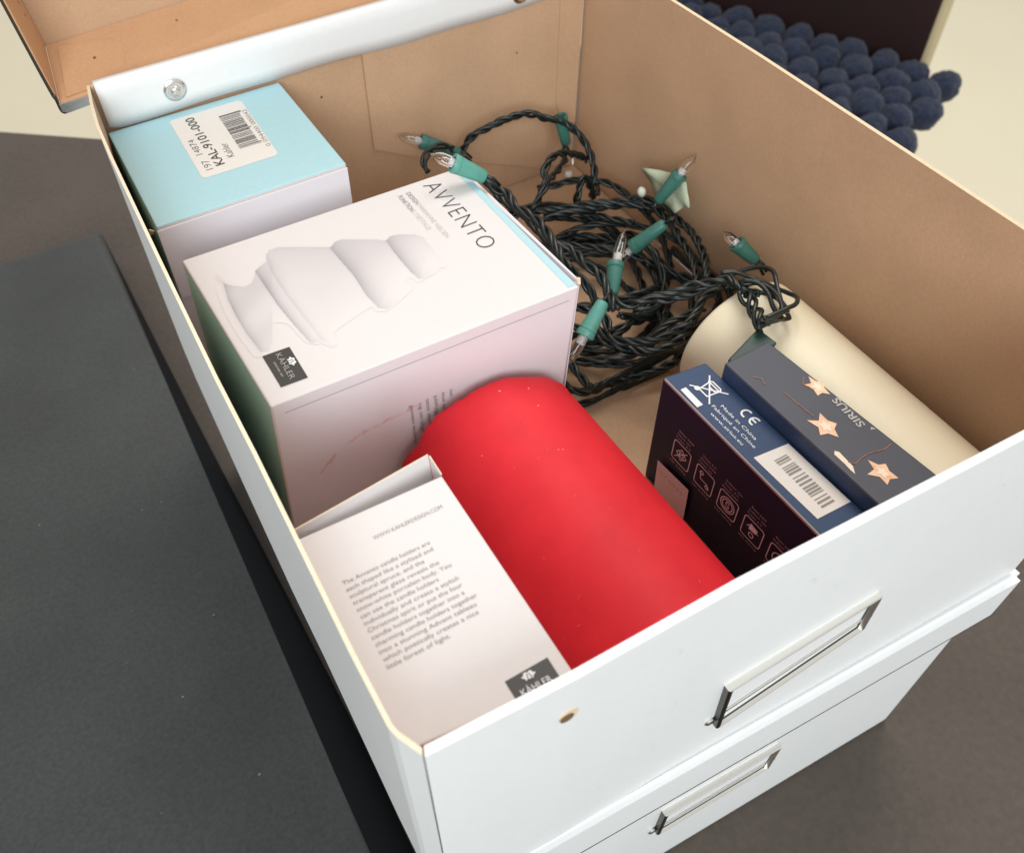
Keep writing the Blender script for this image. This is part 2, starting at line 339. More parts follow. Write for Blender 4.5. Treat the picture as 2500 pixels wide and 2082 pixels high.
# ================================================================ storage boxes
def wall(name, outer, inner, z0, z1, parent, mats, top_mat, bev=.0005):
    """a standing board following a polyline; mats = outside, inside, edge"""
    bm = bmesh.new(); n = len(outer)
    V = [[bm.verts.new((*p, z)) for p in line] for line in (outer, inner) for z in (z0, z1)]
    oz0, oz1, iz0, iz1 = V
    for i in range(n-1):
        for q, mi in (((oz0[i], oz0[i+1], oz1[i+1], oz1[i]), 0), ((iz0[i+1], iz0[i], iz1[i], iz1[i+1]), 1),
                      ((oz1[i], oz1[i+1], iz1[i+1], iz1[i]), top_mat), ((oz0[i+1], oz0[i], iz0[i], iz0[i+1]), 0)):
            bm.faces.new(q).material_index = mi
    for i in (0, n-1):
        bm.faces.new((oz0[i], oz1[i], iz1[i], iz0[i])).material_index = 0
    if bev:
        es = [e for e in bm.edges if len(e.link_faces) == 2 and e.calc_face_angle(0) > .8]
        bmesh.ops.bevel(bm, geom=es, offset=bev, segments=2, affect='EDGES', profile=.6)
    return from_bm(name, bm, parent, mats)

W, L, H = .260, .3355, -.130
sb = thing('storage_box', 'large open white cardboard storage box with raised lid, holding candles and cartons', 'storage box')
wall('front_panel', [(.0000, -.0012), (.04, -.0018), (.0887, -.0008), (.17, -.0014), (.2590, -.0018)], [(.0010, .0012), (.04, .0006), (.0887, .0017), (.17, .0010), (.2572, .0006)],
     H, 0, sb, ['white', 'kraft', 'rim'], 0, .0011)
wall('side_panel', [(-.0008, L-.0005), (-.0030, .318), (-.0046, .30), (-.0052, .275), (-.0056, .2), (-.0057, .135), (-.0051, .10), (-.0049, .03), (-.0044, .009), (-.0036, .0060), (-.0003, -.0006)],
     [(.0005, L-.0005), (-.0018, .3175), (-.0034, .2995), (-.0040, .2745), (-.0044, .2), (-.0045, .135), (-.0039, .10), (-.0037, .03), (-.0032, .0094), (-.0027, .0070), (.0004, .0010)],
     H, 0, sb, ['white', 'kraft', 'rim'], 2)
wall('side_panel', [(W, .0005), (W+.0008, .09), (W+.0018, .2), (W+.001, .28), (W, L-.0005)], [(W-.0018, .0035), (W-.0010, .09), (W, .2), (W-.0008, .28), (W-.0018, L-.0035)],
     H, 0, sb, ['white', 'kraft', 'kraft_edge'], 2)
wall('back_panel', [(W-.0002, L+.0005), (.13, L+.0008), (-.0005, L+.0005)], [(W-.0018, L-.0022), (.13, L-.0022), (.0008, L-.0022)], H, -.0004, sb, ['white', 'kraft', 'kraft_edge'], 2)
boxm('bottom_panel', -.0030, W-.0022, .0038, L-.0026, H+.0002, -.1278, sb, ['kraft'])
yf = L-.0024
plate('glued_flap', [(.1280, yf, -.0012), (.1279, yf, -.0735), (.1503, yf, -.0851), (.2330, yf, -.1212), (.2555, yf, -.1270), (.2572, yf, -.0012)], (0, -1, 0), .0020, sb, ['kraft'], bev=.0003)
plate('corner_flap', [(.2420, yf-.0021, -.0012), (.2425, yf-.0021, -.082), (.2470, yf-.0021, -.094), (.2566, yf-.0021, -.098), (.2570, yf-.0021, -.0012)], (0, -1, 0), .0004, sb, ['kraft'], bev=.0001)
# white hinge band riveted inside the back panel
yb = yf-.0027
band = []
bm = bmesh.new()
N_ = 60; x0, x1 = .0020, .2560
topv, botv = [], []
for i in range(N_+1):
    x = x0+(x1-x0)*i/N_
    zb = -.0197 - .0007*math.sin(x*38+1.2) - .0004*math.sin(x*97)
    if i == 0: zb += .0016
    if i == 1: zb += .0003
    topv.append((x, zb))
rows = []
for k, (dy, fz) in enumerate(((0, 0), (-.0002, .3), (-.0001, .7), (.0004, .93), (.0016, 1.0), (.0036, 1.04))):
    rows.append([bm.verts.new((x, yb+dy, zb+(0.0012-zb)*fz)) for x, zb in topv])
for a, b in zip(rows[:-1], rows[1:]):
    for i in range(N_): bm.faces.new((a[i], a[i+1], b[i+1], b[i]))
hb = from_bm('hinge_band', bm, sb, ['white_band'], smooth=True)
so = hb.modifiers.new('thickness', 'SOLIDIFY'); so.thickness = .0007; so.offset = 1
for x, z in ((.0350, -.0100), (.2175, -.0118)):
    rv = lathe('rivet', [(0, .0052), (.25, .0052), (.42, .0046), (.5, .0038), (.52, .0034), (.45, .0028), (.5, .0024), (.8, .0021), (1.0, .0014), (1.02, .0002)], (x, yb-.0003, z), (x, yb-.0032, z), sb, 'steel', 32)
# hand-punched rivet hole in the front panel
lathe('punched_hole', [(0, .0031), (.8, .0031), (1, .0028), (1, .0001)], (.0384, -.0006, -.0200), (.0384, -.0020, -.0200), sb, 'kraft_edge', 24)
lathe('punched_hole', [(0, .0022), (1, .0020), (1, .0001)], (.0378, -.0006, -.0206), (.0378, -.00225, -.0206), sb, 'hole', 24)

# raised lid: a shallow tray standing behind the box, seen from inside
fl, fr = Vector((-.0097, .372, .0050)), Vector((.2700, .374, .0185))
rl, rr = Vector((-.0141, .338, -.0060)), Vector((.2740, .3385, .0005))
ul, ur = Vector((-.0345, .397, .252)), Vector((.2450, .399, .2660))
sl, sr = Vector((-.0388, .366, .252)), Vector((.2520, .366, .2660))
def board(name, q, th, parent, mats, bev=.0004):
    n = (Vector(q[1])-Vector(q[0])).cross(Vector(q[3])-Vector(q[0])).normalized()
    bm = bmesh.new(); a = [bm.verts.new(p) for p in q]; b = [bm.verts.new(Vector(p)-n*th) for p in q]
    bm.faces.new(a).material_index = 0; bm.faces.new(b[::-1]).material_index = 1
    for i in range(4): bm.faces.new((a[i], b[i], b[(i+1) % 4], a[(i+1) % 4])).material_index = 2
    bmesh.ops.bevel(bm, geom=bm.edges[:], offset=bev, segments=1, affect='EDGES')
    return from_bm(name, bm, parent, mats)
K3 = ['kraft_lit', 'white', 'kraft_lit']
lp = board('lid', [fl-Vector((0, -.0002, .0022)), fr-Vector((0, -.0002, .0022)), ur, ul], .0016, sb, ['kraft', 'white', 'kraft_lit'])  # main panel takes the darker kraft to imitate its weaker light
board('lid_edge', [rl, rr, fr, fl], .0014, lp, K3)
board('lid_edge', [rl, fl, ul, sl], .0012, lp, K3)
board('lid_edge', [fr+Vector((.0002, 0, 0)), rr+Vector((.0002, 0, 0)), sr, ur], .0012, lp, K3)
# glued corner tab inside the lid and metal corner protectors
nn = (rr-rl).cross(fl-rl).normalized()
def onskirt(a, b, h=.0003): return rl + (rr-rl)*a + (fl-rl)*b + nn*h
plate('corner_tab', [onskirt(.012, .06), onskirt(.110, .10), onskirt(.118, .66), onskirt(.095, .80), onskirt(.018, .90)], nn, .0006, lp, ['kraft_lit'], bev=.0002)
d1 = (rr-rl).normalized()
plate('metal_corner', [rl+Vector((-.0006, -.0006, .0004)), rl+d1*.020+Vector((0, -.0006, .0003)), rl+d1*.020+Vector((0, .0006, -.0042)), rl+Vector((.0012, .0006, -.0052)), rl+Vector((-.0006, 0, -.0036))], (0, -1, .2), .0007, lp, ['steel'], bev=.0003)
vs, fs = [], []
sweep(vs, fs, smooth_path([rl+Vector((.001, .0003, -.0046)), rl+Vector((-.0005, .0001, -.0030)), rl+Vector((-.0010, 0, .004)), rl.lerp(sl, .06)+Vector((-.0012, .0003, 0)), rl.lerp(sl, .5)+Vector((-.0013, .0003, 0)), sl+Vector((-.0013, .0003, 0))], 8), .0007, 8)
mesh('edge_trim', vs, fs, lp, ['dark_metal_and_shade'], smooth=True)

def holder(parent, tl, tr, br, bl, y, dep):
    """pressed metal label frame with its card"""
    V = lambda p, dy=0: Vector((p[0], y+dy, p[1]))
    c = [V(tl), V(tr), V(br), V(bl)]
    cen = sum(c, Vector())/4
    bm = bmesh.new()
    def ring(s, dy):
        r = []
        for p in c:
            q = p + (cen-p).normalized()*s*1.35; r.append(bm.verts.new((q.x, y+dy, q.z)))
        return r
    R = [ring(0, .0006), ring(0, -dep*.8), ring(.0004, -dep), ring(.0012, -dep), ring(.0017, -dep*.5), ring(.0017, -.0002)]
    for s_, (a, b) in enumerate(zip(R[:-1], R[1:])):
        for i in range(4): bm.faces.new((a[i], a[(i+1) % 4], b[(i+1) % 4], b[i])).material_index = 1 if (s_ == 4 or i == 3 or (s_ == 0 and i == 2)) else 0  # left bar and rim faces coloured dark in place of their dark reflections
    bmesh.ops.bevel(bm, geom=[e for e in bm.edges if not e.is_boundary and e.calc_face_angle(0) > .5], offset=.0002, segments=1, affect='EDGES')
    f = from_bm('label_frame', bm, parent, ['brass', 'dark_metal_and_shade'])
    k = [p.lerp(cen, .03) for p in c]
    plate('label_card', [(p.x, y-.0004, p.z) for p in k], (0, -1, 0), .0003, f, ['white_band'])
    low = [c[3].lerp(c[0], .22), c[2].lerp(c[1], .22), c[2].lerp(c[1], .28), c[3].lerp(c[0], .28)]
    low = [p.lerp(cen, .05) for p in low]
    plate('card_lip', [(p.x, y-.0009, p.z) for p in low], (0, -1, 0), .0004, f, ['brass'])
    for a, b in ((c[0], c[3]), (c[1], c[2])):
        m_ = a.lerp(b, .86); s = -1 if a is c[0] else 1
        lathe('lug', [(0, .0022), (.6, .0022), (1, .0016), (1.02, .0001)], (m_.x+s*.0018, y+.0004, m_.z), (m_.x+s*.0018, y-.0010, m_.z), f, 'steel', 16)
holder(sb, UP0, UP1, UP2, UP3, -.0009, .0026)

cb = thing('storage_box', 'closed white cardboard storage box underneath, supporting the open one', 'storage box')
def carton_lid():
    bm = bmesh.new()
    P = [(-.0035, -.0030), (.2640, -.0056), (.2660, .352), (.0020, .356)]
    t = [bm.verts.new((x, y, -.1312)) for x, y in P]; b = [bm.verts.new((x, y, -.1630)) for x, y in P]
    bm.faces.new(t)
    for i in range(4): bm.faces.new((b[i], b[(i+1) % 4], t[(i+1) % 4], t[i]))
    bm.faces.new(b[::-1])
    bmesh.ops.bevel(bm, geom=[e for e in bm.edges if all(abs(v.co.z+.1312) < 1e-5 for v in e.verts) or abs(e.verts[0].co.z-e.verts[1].co.z) > .01], offset=.0026, segments=5, affect='EDGES')
    return from_bm('lid', bm, cb, ['white'], smooth=False)
carton_lid()
plate('lid_shadow_line', [(-.0034, -.0031, -.1640), (.2639, -.0057, -.1640), (.2655, .351, -.1641), (.0022, .355, -.1641)], (0, 0, 1), .0010, cb, ['dark_metal_and_shade'])  # dark strip drawn in for the shadow gap below the lid
hexa('body', [(.0050, -.0010, -.1632), (.2525, -.0024, -.1632), (.2535, .340, -.1632), (.006, .340, -.1632)],
     [(.0050, -.0010, -.2776), (.2540, -.0024, -.2776), (.2535, .340, -.2776), (.006, .340, -.2776)], cb, ['white'], bev=.0030, seg=4)
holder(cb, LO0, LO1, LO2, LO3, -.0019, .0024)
vs, fs = [], []
lathe('metal_corner', [(0, .0001), (0, .0030), (.3, .0034), (.9, .0034), (1, .0028), (1, .0001)], (-.0016, .0000, -.1470), (-.0016, .0000, -.1640), cb, 'steel', 20)

# ================================================================ cartons in the box
# pale blue topped carton, back left
b1 = thing('carton', 'small carton with pale blue top and barcode sticker, back left under the white band', 'carton')
zt = -.0205
hexa('carton_body', [(.0010, .2490, zt), (.0846, .2498, zt), (.0832, .3296, zt), (.0004, .3294, zt)],
     [(-.0015, .2520, -.1270), (.0830, .2525, -.1270), (.0820, .3296, -.1270), (-.0015, .3294, -.1270)], b1,
     ['blue_carton', 'carton_side', 'teal_carton'], fm=[0, 1, 1, 1, 1, 2], bev=.0006)
F = Face((0, 0, zt), (0, 1, 0), (-1, 0, 0))
# cut edge seam and tuck tab below the blue top
FF = Face((.0008, .2490, zt), (.0836, .0008, 0), (-.0002, .0010, -.1065)); FF.n = Vector((0, -1, 0)); FF.v = Vector((0, 0, 1))
strokes('cut_edge', FF, [[(.0006, -.0010), (.0835, -.0010)]], .0004, b1, 'kraft_edge', h=.00005)
plate('tuck_flap', [(.0006, .2482, zt-.0012), (.0845, .2490, zt-.0012), (.0843, .2493, -.058), (.0006, .2486, -.058)], (0, -1, 0), .0005, b1, ['carton_side'], bev=.0002)
plate('side_tab', [(-.0002, .2500, zt-.002), (-.0016, .2520, zt-.002), (-.0016, .2620, zt-.012), (-.0002, .2620, zt-.012)], (-1, 0, 0), .0005, b1, ['kraft_edge'])
def rounded(x0, x1, y0, y1, r, n=6):
    out = []
    for cx, cy, a0 in ((x1-r, y1-r, 0), (x0+r, y1-r, 90), (x0+r, y0+r, 180), (x1-r, y0+r, 270)):
        for i in range(n+1):
            a = math.radians(a0+90*i/n); out.append((cx+r*math.cos(a), cy+r*math.sin(a)))
    return out
st = poly('price_sticker', F, rounded(.2714, .3238, -.0620, -.0274, .0022), b1, 'label', h=.0001, th=.00008)
text('printed_text', '197', F, .2762, -.0337, (1, .0), .0078, .0033, st, 'ink', thin=.01)
text('printed_text', '14874', F, .2895, -.0330, (1, .0), .0135, .0031, st, 'ink', thin=.01)
text('printed_text', 'KAL-9101-000', F, .2772, -.0392, (1, .025), .0440, .0041, st, 'ink', bold=.012)
text('printed_text', 'Kahler', F, .2806, -.0448, (1, .0), .0120, .0033, st, 'ink', thin=.005)
def barcode(name, F, a0, a1, b0, b1_, parent, m, seed, n=30, h=.00022, tail=.12):
    rnd = random.Random(seed); vs, fs = [], []; ws = []
    while len(ws) < n*2: ws.append(rnd.choice((1, 1, 1, 2, 2, 3)))
    ws = ws[:n*2-1]; tot = sum(ws); x = a0
    for i, w in enumerate(ws):
        d = (a1-a0)*w/tot
        if i % 2 == 0:
            lo = b0 - ((b1_-b0)*tail if (i in (0, 2, len(ws)-1, len(ws)-3, len(ws)//2-1)) else 0)
            k = len(vs); vs += [F.p(x, lo, h), F.p(x+d, lo, h), F.p(x+d, b1_, h), F.p(x, b1_, h)]; fs.append([k, k+1, k+2, k+3])
        x += d
    return mesh(name, vs, fs, parent, [m])
barcode('printed_barcode', F, .2845, .3150, -.0578, -.0485, st, 'ink', 3, 30)
text('printed_text', '0 094400 000042', F, .2800, -.0615, (1, 0), .0345, .0021, st, 'ink', thin=.012)

# large white carton with the printed candle holder
b2 = thing('carton', 'large white carton printed AVVENTO with a candle holder picture, beside the string lights', 'carton')
zt = -.0225
FL_, FR_, BR_, BL_ = (.0084, .1358), (.1290, .1349), (.1262, .2250), (.0042, .2260)
hexa('carton_body', [(*FL_, zt), (*FR_, zt), (*BR_, zt), (*BL_, zt)],
     [(.0006, .1368, -.1268), (.1222, .1360, -.1268), (.1200, .2240, -.1268), (-.0015, .2250, -.1268)], b2,
     ['carton', 'carton_side', 'teal_carton'], fm=[0, 1, 1, 1, 1, 2], bev=.0009, seg=3)
uu = (Vector(FL_)-Vector(BL_)).normalized()
F = Face((0, 0, zt), (uu.x*.55, -1, 0), (1, 0, 0))
def G(x, y):
    d = Vector((x, y, zt))-F.o; return (d.dot(F.u), d.dot(F.v))
def ptext(s, x, y, length, height, parent=b2, m='ink', **k):
    a, b = G(x, y); return text('printed_text', s, F, a, b, (1, 0), length, height, parent, m, **k)
ptext('AVVENTO', .1066, .2206, .0490, .0079, thin=.022, spacing=1.12)
ptext('DESIGN', .0984, .2196, .0090, .0021, m='ink_grey')
ptext('MARIANNE NIELSEN', .0988, .2096, .0245, .0021, m='ink_light', thin=.02)
ptext('FUNKTION', .0945, .2193, .0118, .0021, m='ink_grey')
ptext('LYSESTAGE', .0950, .2066, .0135, .0021, m='ink_light', thin=.02)
# pale blue strip and lapped side flap along the right edge
pl = [G(*p) for p in ((.1252, .1350+.0012), (.1282, .1350+.0012), (.1255, .2240), (.1232, .2240))]
poly('blue_strip', F, [pl[0], pl[1], pl[2], pl[3]][::-1], b2, 'blue_carton', h=.00008)
plate('side_flap', [(.1297, .1366, zt-.0012), (.1318, .1400, zt-.0020), (.1290, .2180, zt-.0030), (.1275, .2200, zt-.0034), (.1230, .2200, -.095), (.1252, .1370, -.110)], (1, 0, 0), .0006, b2, ['carton_side'], bev=.0002)
strokes('cut_edge', Face((.1300, .1366, zt-.0006), (.0021, .0034, -.0006), (-.003, .08, 0)), [[(0, 0), (.004, 0)]], .0012, b2, 'kraft_edge')
# lid lap line on the front face
FF = Face((FL_[0], FL_[1], zt), (1, -.0075, 0), (0, 0, 1))
strokes('lap_line', FF, [[(.004, -.0052), (.1165, -.0050)]], .00035, b2, 'ink_light', h=.00012)
# printed picture of the ceramic tree: vertex-coloured grey print
Hm = ((9.352637986216607e-05, -4.627502529681819e-05, 0.004526076088991518), (-5.0276469596532556e-05, -9.312195482777952e-05, 0.32086621082593153), (2.2286955549064438e-05, 0.000303986597939682, 1.0))
def hom(x, y):
    w = Hm[2][0]*x+Hm[2][1]*y+Hm[2][2]
    return ((Hm[0][0]*x+Hm[0][1]*y+Hm[0][2])/w, (Hm[1][0]*x+Hm[1][1]*y+Hm[1][2])/w)
OUT = [(430, 600), (475, 612), (520, 614), (550, 600), (562, 575), (566, 548), (585, 528), (612, 508), (612, 480), (625, 458), (660, 447), (770, 444), (885, 446), (905, 425), (935, 411), (1030, 412), (1125, 416), (1145, 398), (1180, 391), (1245, 391), (1280, 402), (1315, 440), (1345, 480), (1368, 520)]
LOW = [(1368, 520), (1330, 560), (1285, 582), (1225, 640), (1135, 712), (1020, 790), (900, 870), (810, 858), (760, 850), (715, 826), (665, 820), (635, 845), (622, 890), (590, 892), (530, 815), (478, 730), (448, 665), (430, 600)]
EDG = [([(566, 548), (600, 600), (660, 690), (730, 775), (800, 852), (825, 850)], 34, .42), ([(612, 480), (640, 560), (700, 650), (770, 740), (850, 840), (905, 880)], 18, .16),
       ([(885, 448), (920, 490), (985, 565), (1040, 650), (1092, 704), (1136, 710)], 66, .38), ([(1125, 418), (1150, 455), (1190, 505), (1230, 550), (1262, 578), (1285, 580)], 54, .38),
       ([(430, 600), (448, 665), (478, 730), (530, 815), (590, 892), (612, 892)], 30, .32)]
def inside(x, y, P):
    c = False; j = len(P)-1
    for i in range(len(P)):
        if (P[i][1] > y) != (P[j][1] > y) and x < (P[j][0]-P[i][0])*(y-P[i][1])/(P[j][1]-P[i][1])+P[i][0]: c = not c
        j = i
    return c
TREE = OUT+LOW[1:-1]
def segd(x, y, P):
    best = (1e9, 0, 0)
    tot = len(P)-1
    for i in range(tot):
        ax, ay = P[i]; bx, by = P[i+1]; dx, dy = bx-ax, by-ay
        t = max(0, min(1, ((x-ax)*dx+(y-ay)*dy)/(dx*dx+dy*dy))); px, py = ax+dx*t, ay+dy*t
        d = math.hypot(x-px, y-py)
        if d < best[0]: best = (d, (dx*(y-ay)-dy*(x-ax)), (i+t)/tot)
    return best
base = Vector((.71, .675, .670)); nx, ny = 270, 150
vs, fs, cols = [], [], []
for j in range(ny+1):
    for i in range(nx+1):
        x = 395+(1400-395)*i/nx; y = 375+(915-375)*j/ny
        X, Y = hom(x, y); vs.append((X, Y, zt+.00012))
        ins = inside(x, y, TREE); do = segd(x, y, OUT)[0]; dl = segd(x, y, LOW)[0]
        s = 1.0
        if ins:
            s = .80 + .10*min(1, do/140.)
            fade = min(1, 1.25*max(0, 1-dl/230.)) if (x-400)*.75+(y-560)*1.0 > 180 and x > 640 else 0
            s = s + (1-s)*fade
            s -= .05*math.exp(-do/12.)
            for P_, wd, amt in [(p_, w_*.62, a_*1.1) for p_, w_, a_ in EDG]:
                d, side, tt = segd(x, y, P_)
                if side < 0: s -= amt*math.exp(-d/wd)*(.35+.65*math.sin(math.pi*min(1, .15+tt*.85)))
                else: s -= amt*.35*math.exp(-d/4.)
            if x < 640: s += .03*math.sin((x+y)*.03)
            s = min(1, s + (1-s)*(max(0, 1-dl/6.) if x > 640 else 0))
        else:
            s = 1 - .07*math.exp(-do/8.)*(1 if x < 1300 else .3) - .16*math.exp(-segd(x, y, [(400, 575), (430, 600), (448, 665), (478, 730), (530, 815), (590, 892)])[0]/10.)
        c = base*s; cols.append((c.x*(1+.02*(s-1)), c.y*(1-.03*(1-s)), min(1, c.z*(1+.10*(1-s))), 1))
for j in range(ny):
    for i in range(nx):
        a = j*(nx+1)+i
        if all((Vector(cols[q][:3])-base).length < .006 for q in (a, a+1, a+nx+1, a+nx+2)): continue
        fs.append([a, a+nx+1, a+nx+2, a+1])
pic = mesh('printed_picture', vs, fs, b2, ['picture'])
ca = pic.data.color_attributes.new('print', 'FLOAT_COLOR', 'POINT')
for i, c in enumerate(cols): ca.data[i].color = c
# black maker's square
lg = poly('printed_logo', F, [G(.0146, .1424), G(.0243, .1421), G(.0240, .1592), G(.0140, .1596)][::-1], b2, 'logo_black', h=.00022)
def crown(Fc, a, b, s, parent, h, m='print_white'):
    pts = []
    for i in range(48):
        t = 2*math.pi*i/48; r = s*(1+.16*math.cos(6*t+.6)+.06*math.cos(11*t))
        pts.append((a+1.0*r*math.cos(t), b+.62*r*math.sin(t)))
    o = poly('crown_mark', Fc, pts, parent, m, h=h, th=.00004)
    strokes('crown_gap', Fc, [[(a-.35*s, b-.6*s), (a-.15*s, b+.35*s)], [(a+.35*s, b-.6*s), (a+.2*s, b+.3*s)]], s*.14, parent, 'logo_black', h=h+.0001)
a, b = G(.0222, .1520)
crown(F, a, b, .0020, b2, .0004)
ptext('KÄHLER', .0182, .1578, .0138, .0022, lg, 'ink_light', thin=.015, h=.0004)
ptext('DENMARK 1839', .0163, .1546, .0080, .0007, lg, 'ink_light', h=.0004)
# print and smears on its front face
FF = Face((FL_[0], FL_[1], zt), (1, -.0075, 0), (0, .011, -1)); FF.n = Vector((0, -1, -.011)).normalized(); FF.v = Vector((0, -.011, 1)).normalized()
F2 = Face((FL_[0]-.001, FL_[1]-.0001, zt), (0, .010, -1), (1, -.0075, 0))
if F2.n.y > 0: F2.n = -F2.n
for k, (s, x, z0, ln) in enumerate((('gennem vinteren', .0500, -.0265, .0230), ('og utroligt', .0535, -.0272, .017), ('sætter stemning', .0566, -.0268, .0180), ('julehygge og', .0600, -.0266, .0170), ('stue samlet', .0632, -.0265, .0150), ('nat', .0665, -.0268, .004))):
    text('printed_text', s, F2, -z0, x, (1, 0), ln, .0016, b2, 'ink_text', h=.00025)
rnd = random.Random(4)
def smear(name, path, w):
    vs, fs = [], []
    for (x, z), (x2, z2) in zip(path[:-1], path[1:]):
        for i in range(14):
            t = rnd.random(); cx = x+(x2-x)*t+rnd.gauss(0, w*.5); cz = z+(z2-z)*t+rnd.gauss(0, w*.35); r = rnd.uniform(.1, .45)*w; l = rnd.uniform(.5, 2.0)*w
            k = len(vs); dx, dz = x2-x, z2-z; q = math.hypot(dx, dz); dx /= q; dz /= q
            for u_, v_ in ((-l, -r), (l, -r*.3), (l*.8, r), (-l*.9, r*.5)):
                vs.append(FF.p(cx+dx*u_-dz*v_, cz+dz*u_+dx*v_, .0002+len(fs)*2e-6))
            fs.append([k, k+1, k+2, k+3])
    return mesh(name, vs, fs, b2, ['pink_wax'])
smear('wax_smear', [(.0235, -.0330), (.0300, -.0310), (.0390, -.0295), (.0500, -.0286)], .0010)
smear('wax_smear', [(.0105, -.0440), (.0150, -.0395), (.0175, -.0370)], .0007)

# near white carton with the description text
b3 = thing('carton', 'white carton with a printed paragraph, standing in the near left corner of the box', 'carton')
zt = -.0165
hexa('carton_body', [(-.0027, .0080, zt), (.0446, .0046, zt), (.0436, .0782, zt), (-.0036, .0782, zt)],
     [(-.0024, .0080, -.1270), (.0440, .0046, -.1270), (.0430, .0770, -.1270), (-.0030, .0770, -.1270)], b3, ['carton', 'carton', 'carton'], bev=.0007, seg=3)
board('end_flap', [(-.0034, .0810, zt+.0005), (-.0030, .0790, -.040), (.0422, .0800, -.040), (.0434, .0868, zt+.0006)], .0006, b3, ['carton', 'carton', 'kraft_edge'], .0001)
board('end_flap', [(.0434, .0866, zt+.0004), (.0424, .0800, -.040), (.0428, .0785, -.040), (.0436, .0790, zt-.0004)], .0005, b3, ['carton', 'carton', 'kraft_edge'], .0001)
F = Face((0, 0, zt), (1, 0, 0), (0, 1, 0))
text('printed_text', 'WWW.KAHLERDESIGN.COM', F, .0163, .0670, (1, .012), .0222, .0014, b3, 'ink_text', bold=-.008)
PAR = [('The Avvento candle holders are', .0270), ('each shaped like a stylized and', .0268), ('sculptural spruce, and the', .0228), ('transparent glaze reveals the', .0262), ('snow-white porcelain body. You', .0288),
       ('can use the candle holders', .0236), ('individually and create a stylish', .0286), ('Christmas spirit or put the four', .0284), ('candle holders together into a', .0278), ('charming candle holders together', .0304),
       ('into a stunning Advent tableau', .0288), ('which poetically creates a nice', .0282), ('little forest of light.', .0184)]
for i, (s, ln) in enumerate(PAR):
    text('printed_text', s, F, .0028+i*.00004, .0577-i*.00236, (1, .012), ln*1.0, .00135, b3, 'ink_text', bold=-.004)
lg = poly('printed_logo', F, [(.0281, .0056), (.0408, .0061), (.0408, .0126), (.0280, .0121)], b3, 'logo_black')
crown(F, .0340, .0106, .0017, b3, .0004)
text('printed_text', 'KÄHLER', F, .0300, .0064, (1, .01), .0088, .0018, lg, 'print_white', h=.0004)

# ================================================================ candles
def candle(name, x, y0, y1, z, r, m, label, wob, chip=0, turn=0):
    bm_v, fs = [], []; k = 96
    prof = [(y0, r*.02), (y0, r*.5), (y0, r*.93), (y0+.0008, r*.985), (y0+.0025, r)]
    n = 40
    prof += [(y0+.0025+(y1-y0-.006)*i/n, r) for i in range(1, n)]
    prof += [(y1-.0030, r), (y1-.0012, r*.992), (y1-.0003, r*.965), (y1, r*.92), (y1-.001, r*.8), (y1-.002, r*.4), (y1-.002, r*.02)]
    for i, (y, rr_) in enumerate(prof):
        for j in range(k):
            a = 2*math.pi*j/k
            p = Vector((math.cos(a), y*9, math.sin(a)))
            q = rr_*(1+wob*noise.noise(p*1.3)*.6 + wob*.35*noise.noise(p*5))
            yy = y
            if chip and y > y1-.004 and rr_ > r*.7:
                e = 1.1*noise.noise(Vector((math.cos(a)*4, 3.1, math.sin(a)*4)))+.5*noise.noise(Vector((math.cos(a)*15, 7.7, math.sin(a)*15)))
                q += chip*.5*e; yy += chip*(e-.2)
            bm_v.append((x+turn*(y1-y)/(y1-y0)+math.cos(a)*q, yy, z+math.sin(a)*q))
    for i in range(len(prof)-1):
        for j in range(k): fs.append([i*k+j, i*k+(j+1) % k, (i+1)*k+(j+1) % k, (i+1)*k+j])
    fs.append(list(range(k))); fs.append([(len(prof)-1)*k+j for j in range(k)])
    t = thing(name, label, 'candle'); mesh('wax_body', bm_v, fs, t, [m], smooth=True)
    lathe('wick', [(0, .0009), (1, .0007), (1, .0001)], (x, y1-.004, z), (x+.001, y1+.0015, z), t, 'wick', 8)
    return t
rc = candle('pillar_candle', .0868, .0055, .1305, -.0872, .0398, 'red_wax', 'thick bright red pillar candle lying on its side', .010, .0013, .0045)
rnd = random.Random(11)
vs, fs = [], []
CR = [(.0985, .1120), (.1035, .1085), (.1075, .1065), (.0935, .0900), (.0950, .0895), (.1150, .0960), (.0700, .1030), (.1000, .1215), (.1045, .1150), (.0890, .1240)]
for x, y in CR:
    th = math.asin((x-.0868)/.0398); c = Vector((x, y, -.0872+.0399*math.cos(th))); s = rnd.uniform(.00018, .00045)
    k = len(vs)
    for dx, dy, dz in ((s*1.6, 0, 0), (0, s, 0), (-s, 0, 0), (0, -s*1.3, 0), (0, 0, s*.8), (0, 0, -s)): vs.append(c+Vector((dx, dy, dz)))
    for a, b in ((0, 1), (1, 2), (2, 3), (3, 0)): fs += [[k+a, k+b, k+4], [k+b, k+a, k+5]]
wc = mesh('wax_crumbs', vs, fs, rc, ['wax_crumb']); wc['kind'] = 'stuff'
candle('pillar_candle', .2207, .0060, .1385, -.0963, .0312, 'cream_wax', 'slimmer cream white pillar candle lying along the right wall of the box', .008)

